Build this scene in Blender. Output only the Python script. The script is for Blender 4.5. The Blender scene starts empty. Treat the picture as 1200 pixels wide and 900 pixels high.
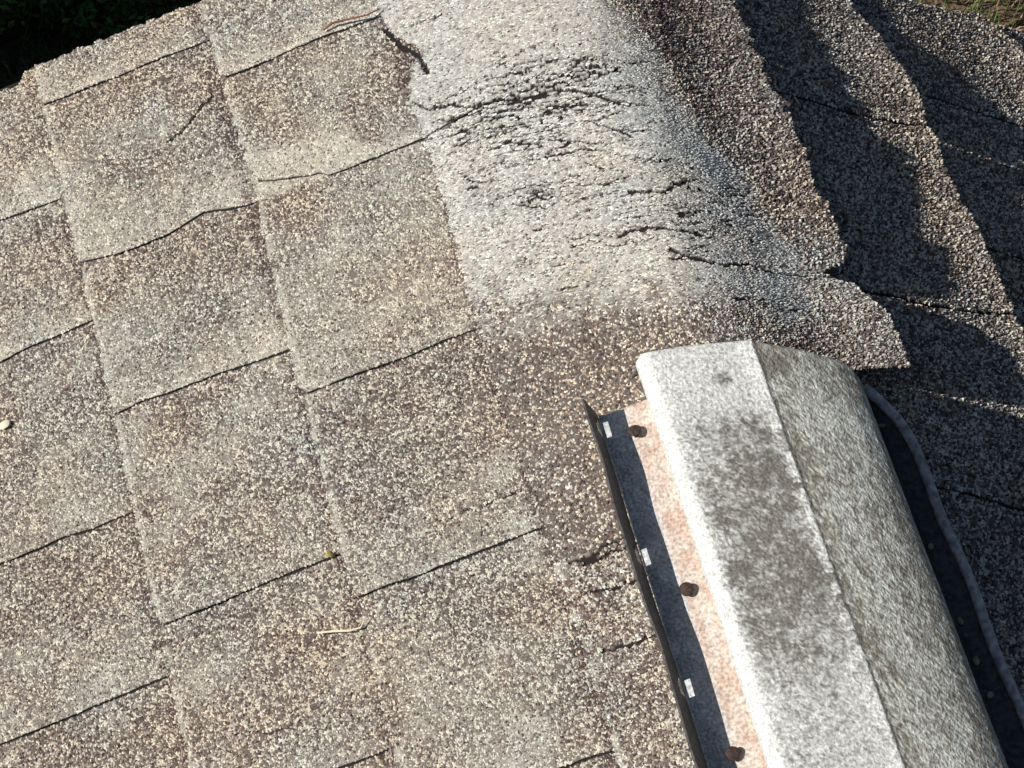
import bpy, math
import numpy as np
from mathutils import Matrix, Vector

rng = np.random.default_rng(7)
SC = bpy.context.scene
C = SC.collection
TH = math.radians(28.0)
CT, ST, TT = math.cos(TH), math.sin(TH), math.tan(TH)
HR = 4.4            # height of the ridge above the ground (m)

# ------------------------------------------------------------------ camera
R = np.array([[0.94021549, -0.26946236, 0.20829036],
              [-0.12538489, -0.84248399, -0.52392686],
              [0.31665987, 0.46648768, -0.825903]])
cam_d = bpy.data.cameras.new('camera')
cam = bpy.data.objects.new('camera', cam_d); C.objects.link(cam)
c2w = R.T @ np.diag([1.0, -1.0, -1.0])
u_, s_, v_ = np.linalg.svd(c2w); c2w = u_ @ v_
M = Matrix.Identity(4)
for i in range(3):
    for j in range(3):
        M[i][j] = float(c2w[i, j])
M.translation = Vector((-0.71423807, -0.74592272, 1.38740954 + HR))
cam.matrix_world = M
cam_d.sensor_width = 36.0
cam_d.lens = 36.0 * 2700.0 / 1200.0
cam_d.clip_start = 0.05; cam_d.clip_end = 500
SC.camera = cam

# ------------------------------------------------------------------ world, sun, exposure
SUN_EL = math.radians(32.3)
w = bpy.data.worlds.new('World'); SC.world = w; w.use_nodes = True
nt = w.node_tree; nt.nodes.clear()
sky = nt.nodes.new('ShaderNodeTexSky'); sky.sky_type = 'NISHITA'; sky.sun_disc = False
sky.sun_elevation = SUN_EL; sky.sun_rotation = math.radians(270.0)
bg = nt.nodes.new('ShaderNodeBackground'); bg.inputs[1].default_value = 0.05
wo = nt.nodes.new('ShaderNodeOutputWorld')
nt.links.new(sky.outputs[0], bg.inputs[0]); nt.links.new(bg.outputs[0], wo.inputs[0])
sd = bpy.data.lights.new('sun', 'SUN'); sd.energy = 5.0; sd.angle = math.radians(0.5)
sd.color = (1.0, 0.95, 0.87)
sun = bpy.data.objects.new('sun', sd); C.objects.link(sun)
ldir = Vector((math.cos(SUN_EL), 0.0, -math.sin(SUN_EL)))     # light travels toward +X
sun.rotation_euler = ldir.to_track_quat('-Z', 'Y').to_euler()
sun.location = (-6, 0, 9)
SC.view_settings.view_transform = 'Standard'
SC.view_settings.look = 'None'
SC.view_settings.gamma = 1.0
SC.view_settings.exposure = 0.12

# ------------------------------------------------------------------ numpy noise
_T = np.random.default_rng(11).random((256, 256)).astype(np.float64)
def vn(x, y, seed=0):
    x = np.asarray(x, float) + seed * 17.31; y = np.asarray(y, float) + seed * 5.77
    xi = np.floor(x).astype(int); yi = np.floor(y).astype(int)
    fx = x - xi; fy = y - yi
    fx = fx * fx * (3 - 2 * fx); fy = fy * fy * (3 - 2 * fy)
    a = _T[xi & 255, yi & 255]; b = _T[(xi + 1) & 255, yi & 255]
    c = _T[xi & 255, (yi + 1) & 255]; d = _T[(xi + 1) & 255, (yi + 1) & 255]
    return (a * (1 - fx) + b * fx) * (1 - fy) + (c * (1 - fx) + d * fx) * fy
def fbm(x, y, seed=0, o=3):
    s = 0.0; a = 1.0; t = 0.0
    for k in range(o):
        s = s + a * vn(x * 2 ** k, y * 2 ** k, seed + k * 3); t += a; a *= 0.55
    return s / t
def sst(a, b, x):
    t = np.clip((x - a) / (b - a), 0, 1); return t * t * (3 - 2 * t)
def poly(pts):
    p = sorted(pts); xs = [a for a, _ in p]; ys = [b for _, b in p]
    return lambda x: np.interp(x, xs, ys)
def const(v):
    return lambda x: np.full(np.shape(x), float(v))

# ------------------------------------------------------------------ mesh + object helpers
def mesh_np(name, V, F, col=None, smooth=False):
    """V (n,3); F list of index arrays (m,3) / (m,4)"""
    me = bpy.data.meshes.new(name)
    F = [f for f in F if len(f)]
    nl = sum(f.size for f in F); nf = sum(len(f) for f in F)
    me.vertices.add(len(V)); me.loops.add(nl); me.polygons.add(nf)
    me.vertices.foreach_set('co', np.ascontiguousarray(V, dtype=np.float32).ravel())
    me.loops.foreach_set('vertex_index', np.concatenate([f.ravel() for f in F]).astype(np.int32))
    tot = np.concatenate([np.full(len(f), f.shape[1]) for f in F]).astype(np.int32)
    st = np.concatenate([[0], np.cumsum(tot)[:-1]]).astype(np.int32)
    me.polygons.foreach_set('loop_start', st)
    me.polygons.foreach_set('loop_total', tot)
    if smooth is True:
        me.polygons.foreach_set('use_smooth', np.ones(nf, bool))
    elif smooth is not False:
        me.polygons.foreach_set('use_smooth', np.asarray(smooth, bool))
    me.update(calc_edges=True)
    if col is not None:
        at = me.color_attributes.new('col', 'FLOAT_COLOR', 'POINT')
        c4 = np.ones((len(V), 4), np.float32); c4[:, :3] = col
        at.data.foreach_set('color', c4.ravel())
    return me
def obj(name, me, mat, parent=None, **props):
    o = bpy.data.objects.new(name, me); C.objects.link(o)
    if mat is not None:
        me.materials.append(mat)
    if parent is not None:
        o.parent = parent
    for k, v in props.items():
        o[k] = v
    return o
def empty(name, label, cat, loc=(0, 0, 0), **kw):
    o = bpy.data.objects.new(name, None); C.objects.link(o); o.location = loc
    o.empty_display_size = 0.05
    o['label'] = label; o['category'] = cat
    for k, v in kw.items():
        o[k] = v
    return o
def grid_faces(nu, nv, off=0):
    i = np.arange(nu - 1)[:, None] * nv + np.arange(nv - 1)[None, :]
    i = i.ravel() + off
    return np.stack([i, i + nv, i + nv + 1, i + 1], 1)

# ------------------------------------------------------------------ materials
def attr_mat(name, rough=0.9, spec=0.25, nscale=900.0, namt=0.25, bump=0.25, bdist=0.0006):
    m = bpy.data.materials.new(name); m.use_nodes = True
    t = m.node_tree; b = t.nodes['Principled BSDF']
    a = t.nodes.new('ShaderNodeAttribute'); a.attribute_name = 'col'
    g = t.nodes.new('ShaderNodeNewGeometry')
    n = t.nodes.new('ShaderNodeTexNoise'); n.inputs['Scale'].default_value = nscale; n.inputs['Detail'].default_value = 3
    t.links.new(g.outputs['Position'], n.inputs['Vector'])
    r = t.nodes.new('ShaderNodeMapRange')
    r.inputs['From Min'].default_value = 0.3; r.inputs['From Max'].default_value = 0.7
    r.inputs['To Min'].default_value = 1 - namt; r.inputs['To Max'].default_value = 1 + namt
    t.links.new(n.outputs[0], r.inputs[0])
    mx = t.nodes.new('ShaderNodeVectorMath'); mx.operation = 'SCALE'
    t.links.new(a.outputs['Color'], mx.inputs[0]); t.links.new(r.outputs[0], mx.inputs['Scale'])
    t.links.new(mx.outputs[0], b.inputs['Base Color'])
    b.inputs['Roughness'].default_value = rough
    b.inputs['Specular IOR Level'].default_value = spec
    if bump:
        bp = t.nodes.new('ShaderNodeBump'); bp.inputs['Strength'].default_value = bump; bp.inputs['Distance'].default_value = bdist
        t.links.new(n.outputs[0], bp.inputs['Height']); t.links.new(bp.outputs[0], b.inputs['Normal'])
    return m
def flat_mat(name, c0, c1, scale, rough=0.85, spec=0.3, metal=0.0, bump=0.3, bdist=0.001, detail=5):
    m = bpy.data.materials.new(name); m.use_nodes = True
    t = m.node_tree; b = t.nodes['Principled BSDF']
    g = t.nodes.new('ShaderNodeNewGeometry')
    n = t.nodes.new('ShaderNodeTexNoise'); n.inputs['Scale'].default_value = scale; n.inputs['Detail'].default_value = detail
    t.links.new(g.outputs['Position'], n.inputs['Vector'])
    cr = t.nodes.new('ShaderNodeValToRGB')
    cr.color_ramp.elements[0].position = 0.35; cr.color_ramp.elements[0].color = (*c0, 1)
    cr.color_ramp.elements[1].position = 0.65; cr.color_ramp.elements[1].color = (*c1, 1)
    t.links.new(n.outputs[0], cr.inputs[0]); t.links.new(cr.outputs[0], b.inputs['Base Color'])
    b.inputs['Roughness'].default_value = rough; b.inputs['Metallic'].default_value = metal
    b.inputs['Specular IOR Level'].default_value = spec
    bp = t.nodes.new('ShaderNodeBump'); bp.inputs['Strength'].default_value = bump; bp.inputs['Distance'].default_value = bdist
    t.links.new(n.outputs[0], bp.inputs['Height']); t.links.new(bp.outputs[0], b.inputs['Normal'])
    return m
M_SH = attr_mat('mineral_granules')
M_CAP = attr_mat('weathered_vent_metal', rough=0.75, spec=0.25, nscale=430, namt=0.38, bump=0.85, bdist=0.0016)
M_LEAF = attr_mat('leaf', rough=0.75, spec=0.15, nscale=60, namt=0.3, bump=0)
M_TAR = flat_mat('black_asphalt', (0.006, 0.005, 0.006), (0.014, 0.011, 0.012), 400, rough=0.8)
M_MET = flat_mat('grey_weathered_aluminium', (0.15, 0.16, 0.17), (0.30, 0.31, 0.32), 170, rough=0.65, spec=0.4)
M_RUST = flat_mat('rusty_steel', (0.022, 0.014, 0.013), (0.075, 0.045, 0.038), 500, rough=0.75)
M_WOOD = flat_mat('grey_painted_timber', (0.22, 0.21, 0.19), (0.34, 0.32, 0.29), 30)
M_WALL = flat_mat('render_wall', (0.42, 0.39, 0.34), (0.50, 0.47, 0.41), 12)

# ------------------------------------------------------------------ roof surface
RR = 0.034
def P(q, y, h):
    """q,y,h in mm: signed distance across the ridge (+ = shaded side), along it, above it -> metres"""
    q = np.asarray(q, float) * 1e-3; y = np.asarray(y, float) * 1e-3; h = np.asarray(h, float) * 1e-3
    x = q * CT
    rt = np.sqrt(x * x + RR * RR)
    z = HR - TT * rt
    dz = -TT * x / rt
    L = np.sqrt(1 + dz * dz)
    return np.stack(np.broadcast_arrays(x - dz / L * h, y, z + h / L), -1)
def frame(q):
    x = np.asarray(q, float) * 1e-3 * CT
    rt = np.sqrt(x * x + RR * RR); dz = -TT * x / rt; L = np.sqrt(1 + dz * dz)
    n = np.stack([-dz / L, 0 * L, 1 / L], -1); t = np.stack([1 / L, 0 * L, dz / L], -1)
    return n, t

# cracks traced in roof coordinates (q, y, half width mm, reddish?)
CRACKS = [
    ([(-386, 419), (-366, 428), (-352, 440), (-340, 448)], 2.4),
    ([(-256, -4), (-222, -5), (-188, -4)], 1.0),
    ([(-171, -73), (-155, -76), (-146, -74)], 2.4), ([(-146, -73), (-100, -70)], 2.0), ([(-160, -80), (-100, -77)], 2.0),
    ([(-165, -102), (-140, -106), (-100, -107)], 1.6),
    ([(-169, -149), (-140, -152), (-126, -149), (-108, -146)], 2.0),
    ([(-447, -110), (-402, -123)], 1.0),
    ([(-176, 326), (-150, 329), (-120, 334), (-99, 334), (-70, 320), (-31, 318), (0, 330), (30, 335)], 1.1),
    ([(-165, 352), (-120, 356), (-80, 352), (-40, 350)], 1.0),
    ([(-178, 363), (-169, 352), (-148, 346), (-129, 333), (-114, 334), (-100, 330), (-79, 323), (-64, 324), (-44, 316), (-32, 306), (-12, 289)], 1.7),
    ([(-162, 337), (-141, 330), (-130, 329), (-119, 330)], 1.2),
    ([(-181, 324), (-156, 319), (-134, 316), (-125, 322), (-98, 311)], 1.2),
    ([(-136, 297), (-119, 289)], 1),
    ([(-118, 295), (-86, 276)], 1.1),
    ([(-78, 279), (-46, 261)], 1.0),
    ([(-89, 266), (-72, 261), (-54, 259), (-40, 252)], 1.5),
    ([(-159, 281), (-151, 269), (-128, 259)], 1.3),
    ([(-158, 264), (-148, 262)], 1.6),
    ([(-182, 442), (-173, 423), (-162, 406), (-159, 385)], 3.2),
    ([(-162, 437), (-124, 434)], 1),
    ([(-33, 209), (-7, 201), (30, 213)], 2.0),
    ([(-53, 174), (-31, 172), (-5, 164), (25, 156)], 1.9),
    ([(-17, 148), (-3, 137), (23, 130), (54, 133), (83, 129)], 1.9),
    ([(-20, 140), (9, 132)], 1.4),
    ([(-89, 203), (-71, 204), (-48, 203)], 0.9),
    ([(-102, 270), (-77, 256)], 0.8),
    ([(-58, 246), (-31, 228)], 0.9),
    ([(-127, 235), (-102, 220)], 0.9),
    ([(-111, 167), (-84, 161)], 0.8),
    ([(-124, 351), (-95, 345)], 0.9),
    ([(-91, 362), (-62, 355)], 0.8),
    ([(-40, 280), (-14, 259)], 1.1),
    ([(-21, 191), (4, 188)], 1.0),
    ([(105, 377), (130, 379), (160, 376), (182, 377)], 1.3),
    ([(126, 295), (160, 299), (188, 298)], 1.3),
    ([(20, 205), (50, 200), (80, 205), (100, 203), (150, 211), (196, 210)], 1.2),
    ([(21, 97), (60, 99), (90, 95), (122, 94)], 1.3),
    ([(305, 276), (240, 279), (218, 278)], 1.0),
    ([(225, -57), (301, -67)], 1.4),
    ([(257, 136), (300, 146), (340, 140)], 0.8),
]
_rc = np.random.default_rng(77)
for _ in range(240):
    cy = _rc.choice([_rc.normal(322, 20), _rc.normal(265, 30), _rc.normal(205, 25), _rc.normal(175, 12)], p=[.5, .25, .15, .1])
    cq = _rc.uniform(-170, -15) if cy > 240 else _rc.uniform(-130, 10)
    ln = _rc.uniform(6, 48); sl = _rc.uniform(-.30, .05)
    CRACKS.append(([(cq, cy), (cq + ln * .5, cy + sl * ln * .5 + _rc.normal(0, 1.2)), (cq + ln, cy + sl * ln)], _rc.uniform(.3, .72)))
for _ in range(75):
    cq, cy = _rc.uniform(-30, 95), _rc.normal(185, 32); ln = _rc.uniform(8, 40)
    CRACKS.append(([(cq, cy), (cq + ln * .5, cy + _rc.normal(1, 1.2)), (cq + ln, cy + _rc.normal(2, 2))], _rc.uniform(.35, .7)))
_sg = []
for pts, hw in CRACKS:
    for a, b in zip(pts[:-1], pts[1:]):
        _sg.append((*a, *b, hw))
def crackd(q, y):
    """1 inside a crack, 0 away"""
    wob = (vn(q / 6.0, y / 40.0, 5) - 0.5) * 3.0 + (vn(q / 2.2, y / 9.0, 6) - 0.5) * 1.2
    out = np.zeros(np.shape(q)); yy = y + wob
    wid = 0.45 + 0.95 * vn(q / 5.0, y / 50.0, 8)
    for ax, ay, bx, by, hw in _sg:
        m = (q > min(ax, bx) - 4) & (q < max(ax, bx) + 4) & (np.abs(y - (ay + by) / 2) < abs(ay - by) / 2 + 8)
        if not m.any(): continue  # nothing near this segment
        Q = q[m]; Y = yy[m]
        dx, dy = bx - ax, by - ay
        t = np.clip(((Q - ax) * dx + (Y - ay) * dy) / (dx * dx + dy * dy), 0, 1)
        d = np.hypot(Q - ax - t * dx, Y - ay - t * dy)
        out[m] = np.maximum(out[m], (d < hw * 0.85 * wid[m]).astype(float))
    return out
def fib(q, y):
    """fibrous splits where the cap has worn through"""
    reg = np.exp(-((q + 45) / 95.0) ** 2) * sst(95, 180, y) * (1 - sst(360, 400, y))
    reg2 = np.exp(-((q - 30) / 60.0) ** 2) * np.exp(-((y - 225) / 45.0) ** 2)
    reg3 = np.exp(-((q + 60) / 80.0) ** 2) * np.exp(-((y - 338) / 28.0) ** 2)
    big = fbm(q / 45.0, y / 30.0, 21)
    wy = y + 9 * fbm(q / 30.0, y / 60.0, 23) + 0.10 * q
    v = fbm(q / 15.0, wy / 3.6, 22, 2)
    rid = 1 - np.abs(2 * v - 1) * 2.0
    k = reg * 0.35 + reg2 * 0.9 + reg3 * 1.0
    return (rid > 1.0 - 0.15 * k * sst(0.38, 0.62, big)).astype(float)

PAL = np.array([[.56, .52, .42], [.43, .405, .36], [.27, .222, .198], [.155, .108, .098], [.070, .052, .050]])
PALE = np.array([.60, .59, .55]); PALE_L = np.array([.555, .525, .455])
def wear(q, y, info):
    """0 = brown granules, 1 = pale weathered"""
    n = fbm(q / 70.0, y / 60.0, 31); n2 = fbm(q / 14.0, y / 14.0, 33)
    wv = 0.12 + 0.45 * sst(0.45, 0.75, n)
    left = q < 0
    s = -q
    if 'ylo' in info:        # paler toward the low-y end of each tab
        d = y - info['ylo']
        wv = wv + np.where(left, info.get('pale', 0.6), 0.15) * np.exp(-np.clip(d, 0, 400) / 30.0)
    if 's1' in info:         # paler line along the butt edge
        e = info['s1'] - np.abs(q)
        wv = wv + np.where(left, 1.3, 0.0) * np.exp(-(np.clip(e, 0, 300) / 4.2) ** 2) * sst(0.38, 0.6, n2 + 0.22 * sst(0, 200, y))
        wv = wv - np.where(left, 0.5, 0) * np.exp(-(np.clip(155 - e, 0, 300) / 9.0) ** 2)
    # flap above the torn line, course two
    wv = wv + 0.75 * (sst(225, 240, s) * (1 - sst(322, 334, s)) * sst(322, 330, y) * (1 - sst(352, 372, y + 18 * (n2 - .5))))
    wv = wv + 0.3 * (sst(330, 345, s) * (1 - sst(485, 495, s)) * sst(328, 334, y) * (1 - sst(388, 392, y - (s - 330) * 0.02)))
    wv = np.where(left, wv, wv * 0.25)
    return np.clip(wv * (0.55 + 0.9 * n2), 0, 1)
def capwear(q, y):
    n = fbm(q / 60.0, y / 50.0, 41); n2 = fbm(q / 10.0, y / 8.0, 43)
    qb = np.interp(y, [60, 100, 140, 180, 230, 300, 400], [60, 120, 135, 112, 84, 46, 18]) + 60 * (n - .5)
    wv = 1.0 - sst(-22, 22, q - qb)
    wv = wv * (0.16 + 0.84 * sst(85, 165, y + 70 * (n - .5) + 30 * (n2 - .5) + 0.10 * (q + 60)))
    wv = wv * (0.75 + 0.6 * n)
    wv = np.maximum(wv, 0.7 * np.exp(-((y - 120) / 60.0) ** 2) * sst(60, 120, q) * 0.6)
    return np.clip(wv * (0.6 + 0.8 * n2), 0, 1)
def gran_col(q, y, wv, br, r, dark=None):
    n = len(q)
    # per granule pick, darker/browner mix with br
    p = r.random(n) + 0.16 * (br - 0.5) * 2
    idx = np.searchsorted([0.25, 0.47, 0.69, 0.87], np.clip(p, 0, .999))
    c = PAL[idx] * (0.75 + 0.5 * r.random(n))[:, None]
    k_ = sst(-190, -176, q)[:, None]
    pale = (PALE_L * (1 - k_) + PALE * k_) * (0.62 + 0.62 * r.random(n))[:, None] * np.where(r.random(n) < 0.24, 0.30, 1.0)[:, None]
    if dark is not None:      # shade put into the granules facing away from the sun, remaining chips brightened
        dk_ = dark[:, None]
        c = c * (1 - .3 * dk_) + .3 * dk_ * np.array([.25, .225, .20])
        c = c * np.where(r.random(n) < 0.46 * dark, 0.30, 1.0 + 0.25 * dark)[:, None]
    m = (r.random(n) < wv)[:, None]
    c = np.where(m, pale, c)
    hue = (fbm(q / 50., y / 50., 61) - 0.5) + 0.55 * np.exp(-((q + 110) / 55.) ** 2) * np.exp(-((y - 45) / 75.) ** 2)
    c = c * (1 + np.stack([0.20 * hue, 0 * hue, -0.20 * hue], 1))
    return np.clip(c, 0.01, 0.85)

N_TRI = [0]
def build_patch(name, qfn, u_n, v_n, hfn, colfn, parent, gran=True, gfilter=None, spacing=1.62,
                Lu=None, Lv=None, seed=0, gh=1.0, pale_el=False, label=None, keep=None):
    """qfn(u,v)->(q,y) over the unit square; hfn(q,y,u,v)->mm; colfn(q,y,u,v,is_base)->(wear,brown,kill)"""
    r = np.random.default_rng(1000 + seed)
    U, Vv = np.meshgrid(np.linspace(0, 1, u_n), np.linspace(0, 1, v_n), indexing='ij')
    U = U.ravel(); Vv = Vv.ravel()
    q, y = qfn(U, Vv)
    h = hfn(q, y, U, Vv)
    wv, br, kill = colfn(q, y, U, Vv)
    h = h + (vn(q / 2.2, y / 2.2, 71) - .5) * 0.7 - kill * 1.6
    V0 = P(q, y, h)
    basec = np.array([.060, .045, .040]) * (0.7 + 0.6 * vn(q / 1.7, y / 1.7, 72))[:, None]
    basep = (PALE_L if name == 'shingle' else PALE) * (0.50 + 0.5 * vn(q / 1.9, y / 1.9, 73))[:, None]
    bc = basec * (1 - wv[:, None] * .8) + basep * wv[:, None] * .8
    bc = np.where(kill[:, None] > 0.5, np.array([.018, .013, .012]), bc)
    F = [grid_faces(u_n, v_n)]
    # skirts down to the deck on all four sides
    G = np.arange(u_n * v_n).reshape(u_n, v_n)
    ring = np.concatenate([G[:, 0], G[-1, 1:], G[::-1, -1][1:], G[0, ::-1][1:]])
    Vs = P(q[ring], y[ring], np.full(len(ring), -0.5) if name == 'shingle' else np.maximum(h[ring] - 3.2, -0.5))
    o = len(V0); k = len(ring)
    F.append(np.stack([ring[:-1], ring[1:], o + np.arange(1, k), o + np.arange(k - 1)], 1))
    VV = [V0, Vs]; CC = [bc, np.tile([.05, .042, .04], (k, 1))]
    sm = [np.ones(len(F[0]), bool), np.zeros(k - 1, bool)]
    off = o + k
    if gran:
        nu = max(2, int(Lu / spacing)); nv = max(2, int(Lv / spacing))
        gu, gv = np.meshgrid((np.arange(nu) + .5) / nu, (np.arange(nv) + .5) / nv, indexing='ij')
        gu = gu.ravel() + (r.random(nu * nv) - .5) * 1.1 / nu; gv = gv.ravel() + (r.random(nu * nv) - .5) * 1.1 / nv
        gu = np.clip(gu, 0.0, 1); ev = 0.9 / Lv; gv = np.clip(gv, ev, 1 - ev)
        gq, gy = qfn(gu, gv)
        gw, gb, gk = colfn(gq, gy, gu, gv)
        ok = (gk < .5)
        if gfilter is not None: ok &= gfilter(gq, gy)
        miss = fbm(gq / 9., gy / 9., 81)
        ok &= ~((miss > 0.76) & (r.random(len(gq)) < .6))
        gu, gv, gq, gy, gw, gb = [a[ok] for a in (gu, gv, gq, gy, gw, gb)]
        n = len(gq)
        if n:
            gH = hfn(gq, gy, gu, gv) - 0.15
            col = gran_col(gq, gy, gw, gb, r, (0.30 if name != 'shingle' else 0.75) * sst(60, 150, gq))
            rad = (0.73 + 0.66 * r.random(n) ** 1.5) * (1 + .34 * sst(30, 110, gq)) * (1 + 0.15 * (gw < .4))
            hh = (0.55 + 0.95 * r.random(n)) * (1 + (gh - 1) * sst(-5, 60, gq)) * (1 - 0.45 * gw)
            ang = r.random(n) * 6.283; el = 1 + 0.9 * r.random(n)
            if pale_el:
                ang = np.where(gw > .4, (r.random(n) - .5) * 0.8, ang); el = np.where(gw > .4, 1.6 + 1.3 * r.random(n), el)
            ca, sa = np.cos(ang), np.sin(ang)
            n_, t_ = frame(gq)
            c0 = P(gq, gy, gH)
            ex = t_ * ca[:, None] + np.array([0, 1, 0]) * sa[:, None]
            ey = -t_ * sa[:, None] + np.array([0, 1, 0]) * ca[:, None]
            a = rad * np.sqrt(el) * 1e-3; b = rad / np.sqrt(el) * 1e-3
            vs = []
            for kx, ky in ((-1, -1), (1, -1), (1, 1), (-1, 1)):
                jx = kx * (0.65 + 0.5 * r.random(n)); jy = ky * (0.65 + 0.5 * r.random(n))
                vs.append(c0 + ex * (a * jx)[:, None] + ey * (b * jy)[:, None])
            jx = (r.random(n) - .5) * 1.0; jy = (r.random(n) - .5) * 1.0
            z = hh * (0.75 + 0.5 * r.random(n)) * 1e-3
            vs.append(c0 + ex * (a * jx)[:, None] + ey * (b * jy)[:, None] + n_ * z[:, None])
            GV = np.stack(vs, 1).reshape(-1, 3)
            bi = np.arange(n)[:, None] * 5 + off
            GF = np.concatenate([np.concatenate([bi + p_, bi + (p_ + 1) % 4, bi + 4], 1) for p_ in range(4)])
            F.append(GF); sm.append(np.zeros(len(GF), bool))
            VV.append(GV); CC.append(np.repeat(col, 5, 0))
    V = np.concatenate(VV); col = np.concatenate(CC)
    N_TRI[0] += sum(len(f) * (f.shape[1] - 2) for f in F)
    me = mesh_np(name, V, F, col, np.concatenate(sm))
    ob = obj(name, me, M_SH, parent)
    if label: ob['label'] = label
    return ob

# ------------------------------------------------------------------ the roof
roof = empty('shingle_roof', 'weathered brown and tan asphalt shingle roof with a worn pale ridge', 'roof', (0, 0, 0))
YMIN, YMAX = -360, 547
def rake(q):
    return np.where(q < 0, 547.0 + 2.2 * (vn(q / 7., q * 0, 3) - .5) * 2 - 10 * sst(497, 505, -q) , 536 + 0.12 * (np.clip(q, 0, 900) - 400) - 4) + (vn(q / 3., q * 0, 4) - .5) * 2.0
EDGE_L = {1: poly([(548, 182), (450, 183), (342, 173), (144, 184), (-26, 184), (-105, 180), (-400, 180)]),
          2: poly([(548, 331), (345, 326), (183, 332), (0, 334), (-400, 334)]),
          3: poly([(548, 489), (336, 487), (184, 487), (21, 488), (-400, 489)]),
          4: const(640), 5: const(795)}
EDGE_R = {1: poly([(560, 360), (512, 368), (470, 380), (414, 389), (314, 398), (124, 399), (-400, 400)]),
          2: poly([(600, 590), (560, 606), (523, 655), (400, 664), (-400, 664)]), 3: const(870)}
# slots: list per course of polylines (s, y)
SLOT = {
    (-1, 1): [[(0, 326), (176, 326)], [(0, 140), (184, 140)], [(0, -39), (184, -39)], [(0, -300), (214, -300)]],
    (-1, 2): [[(184, 458), (226, 460), (326, 456)], [(176, 326), (230, 325), (262, 324), (270, 330), (278, 331), (325, 346)],
              [(184, 140), (322, 139)], [(186, -39), (326, -42)], [(180, -221), (337, -222)]],
    (-1, 3): [[(336, 503), (482, 504)], [(336, 329), (373, 337), (406, 330), (453, 329), (491, 336)],
              [(333, 184), (438, 187), (487, 186)], [(336, -1), (476, -6)], [(336, -162), (480, -164)]],
    (-1, 4): [[(500, 405), (549, 407), (640, 407)], [(490, 278), (573, 274), (640, 273)], [(490, 97), (606, 96), (640, 96)], [(490, -46), (640, -52)],
              [(490, -230), (640, -230)]],
    (-1, 5): [[(640, 340), (800, 340)], [(640, 190), (800, 190)], [(640, 20), (800, 20)], [(640, -120), (800, -120)]],
    (1, 1): [[(100, 345), (189, 345), (350, 347), (430, 347)], [(100, 133), (187, 133), (257, 136), (366, 137), (430, 137)],
             [(100, -57), (225, -57), (301, -67), (430, -70)], [(100, -250), (430, -252)]],
    (1, 2): [[(398, 409), (534, 411), (670, 411)], [(405, 225), (488, 227), (670, 227)], [(400, 30), (670, 30)], [(400, -160), (670, -160)]],
    (1, 3): [[(650, 320), (880, 320)], [(650, 120), (880, 120)], [(650, -80), (880, -80)]],
}
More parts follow.
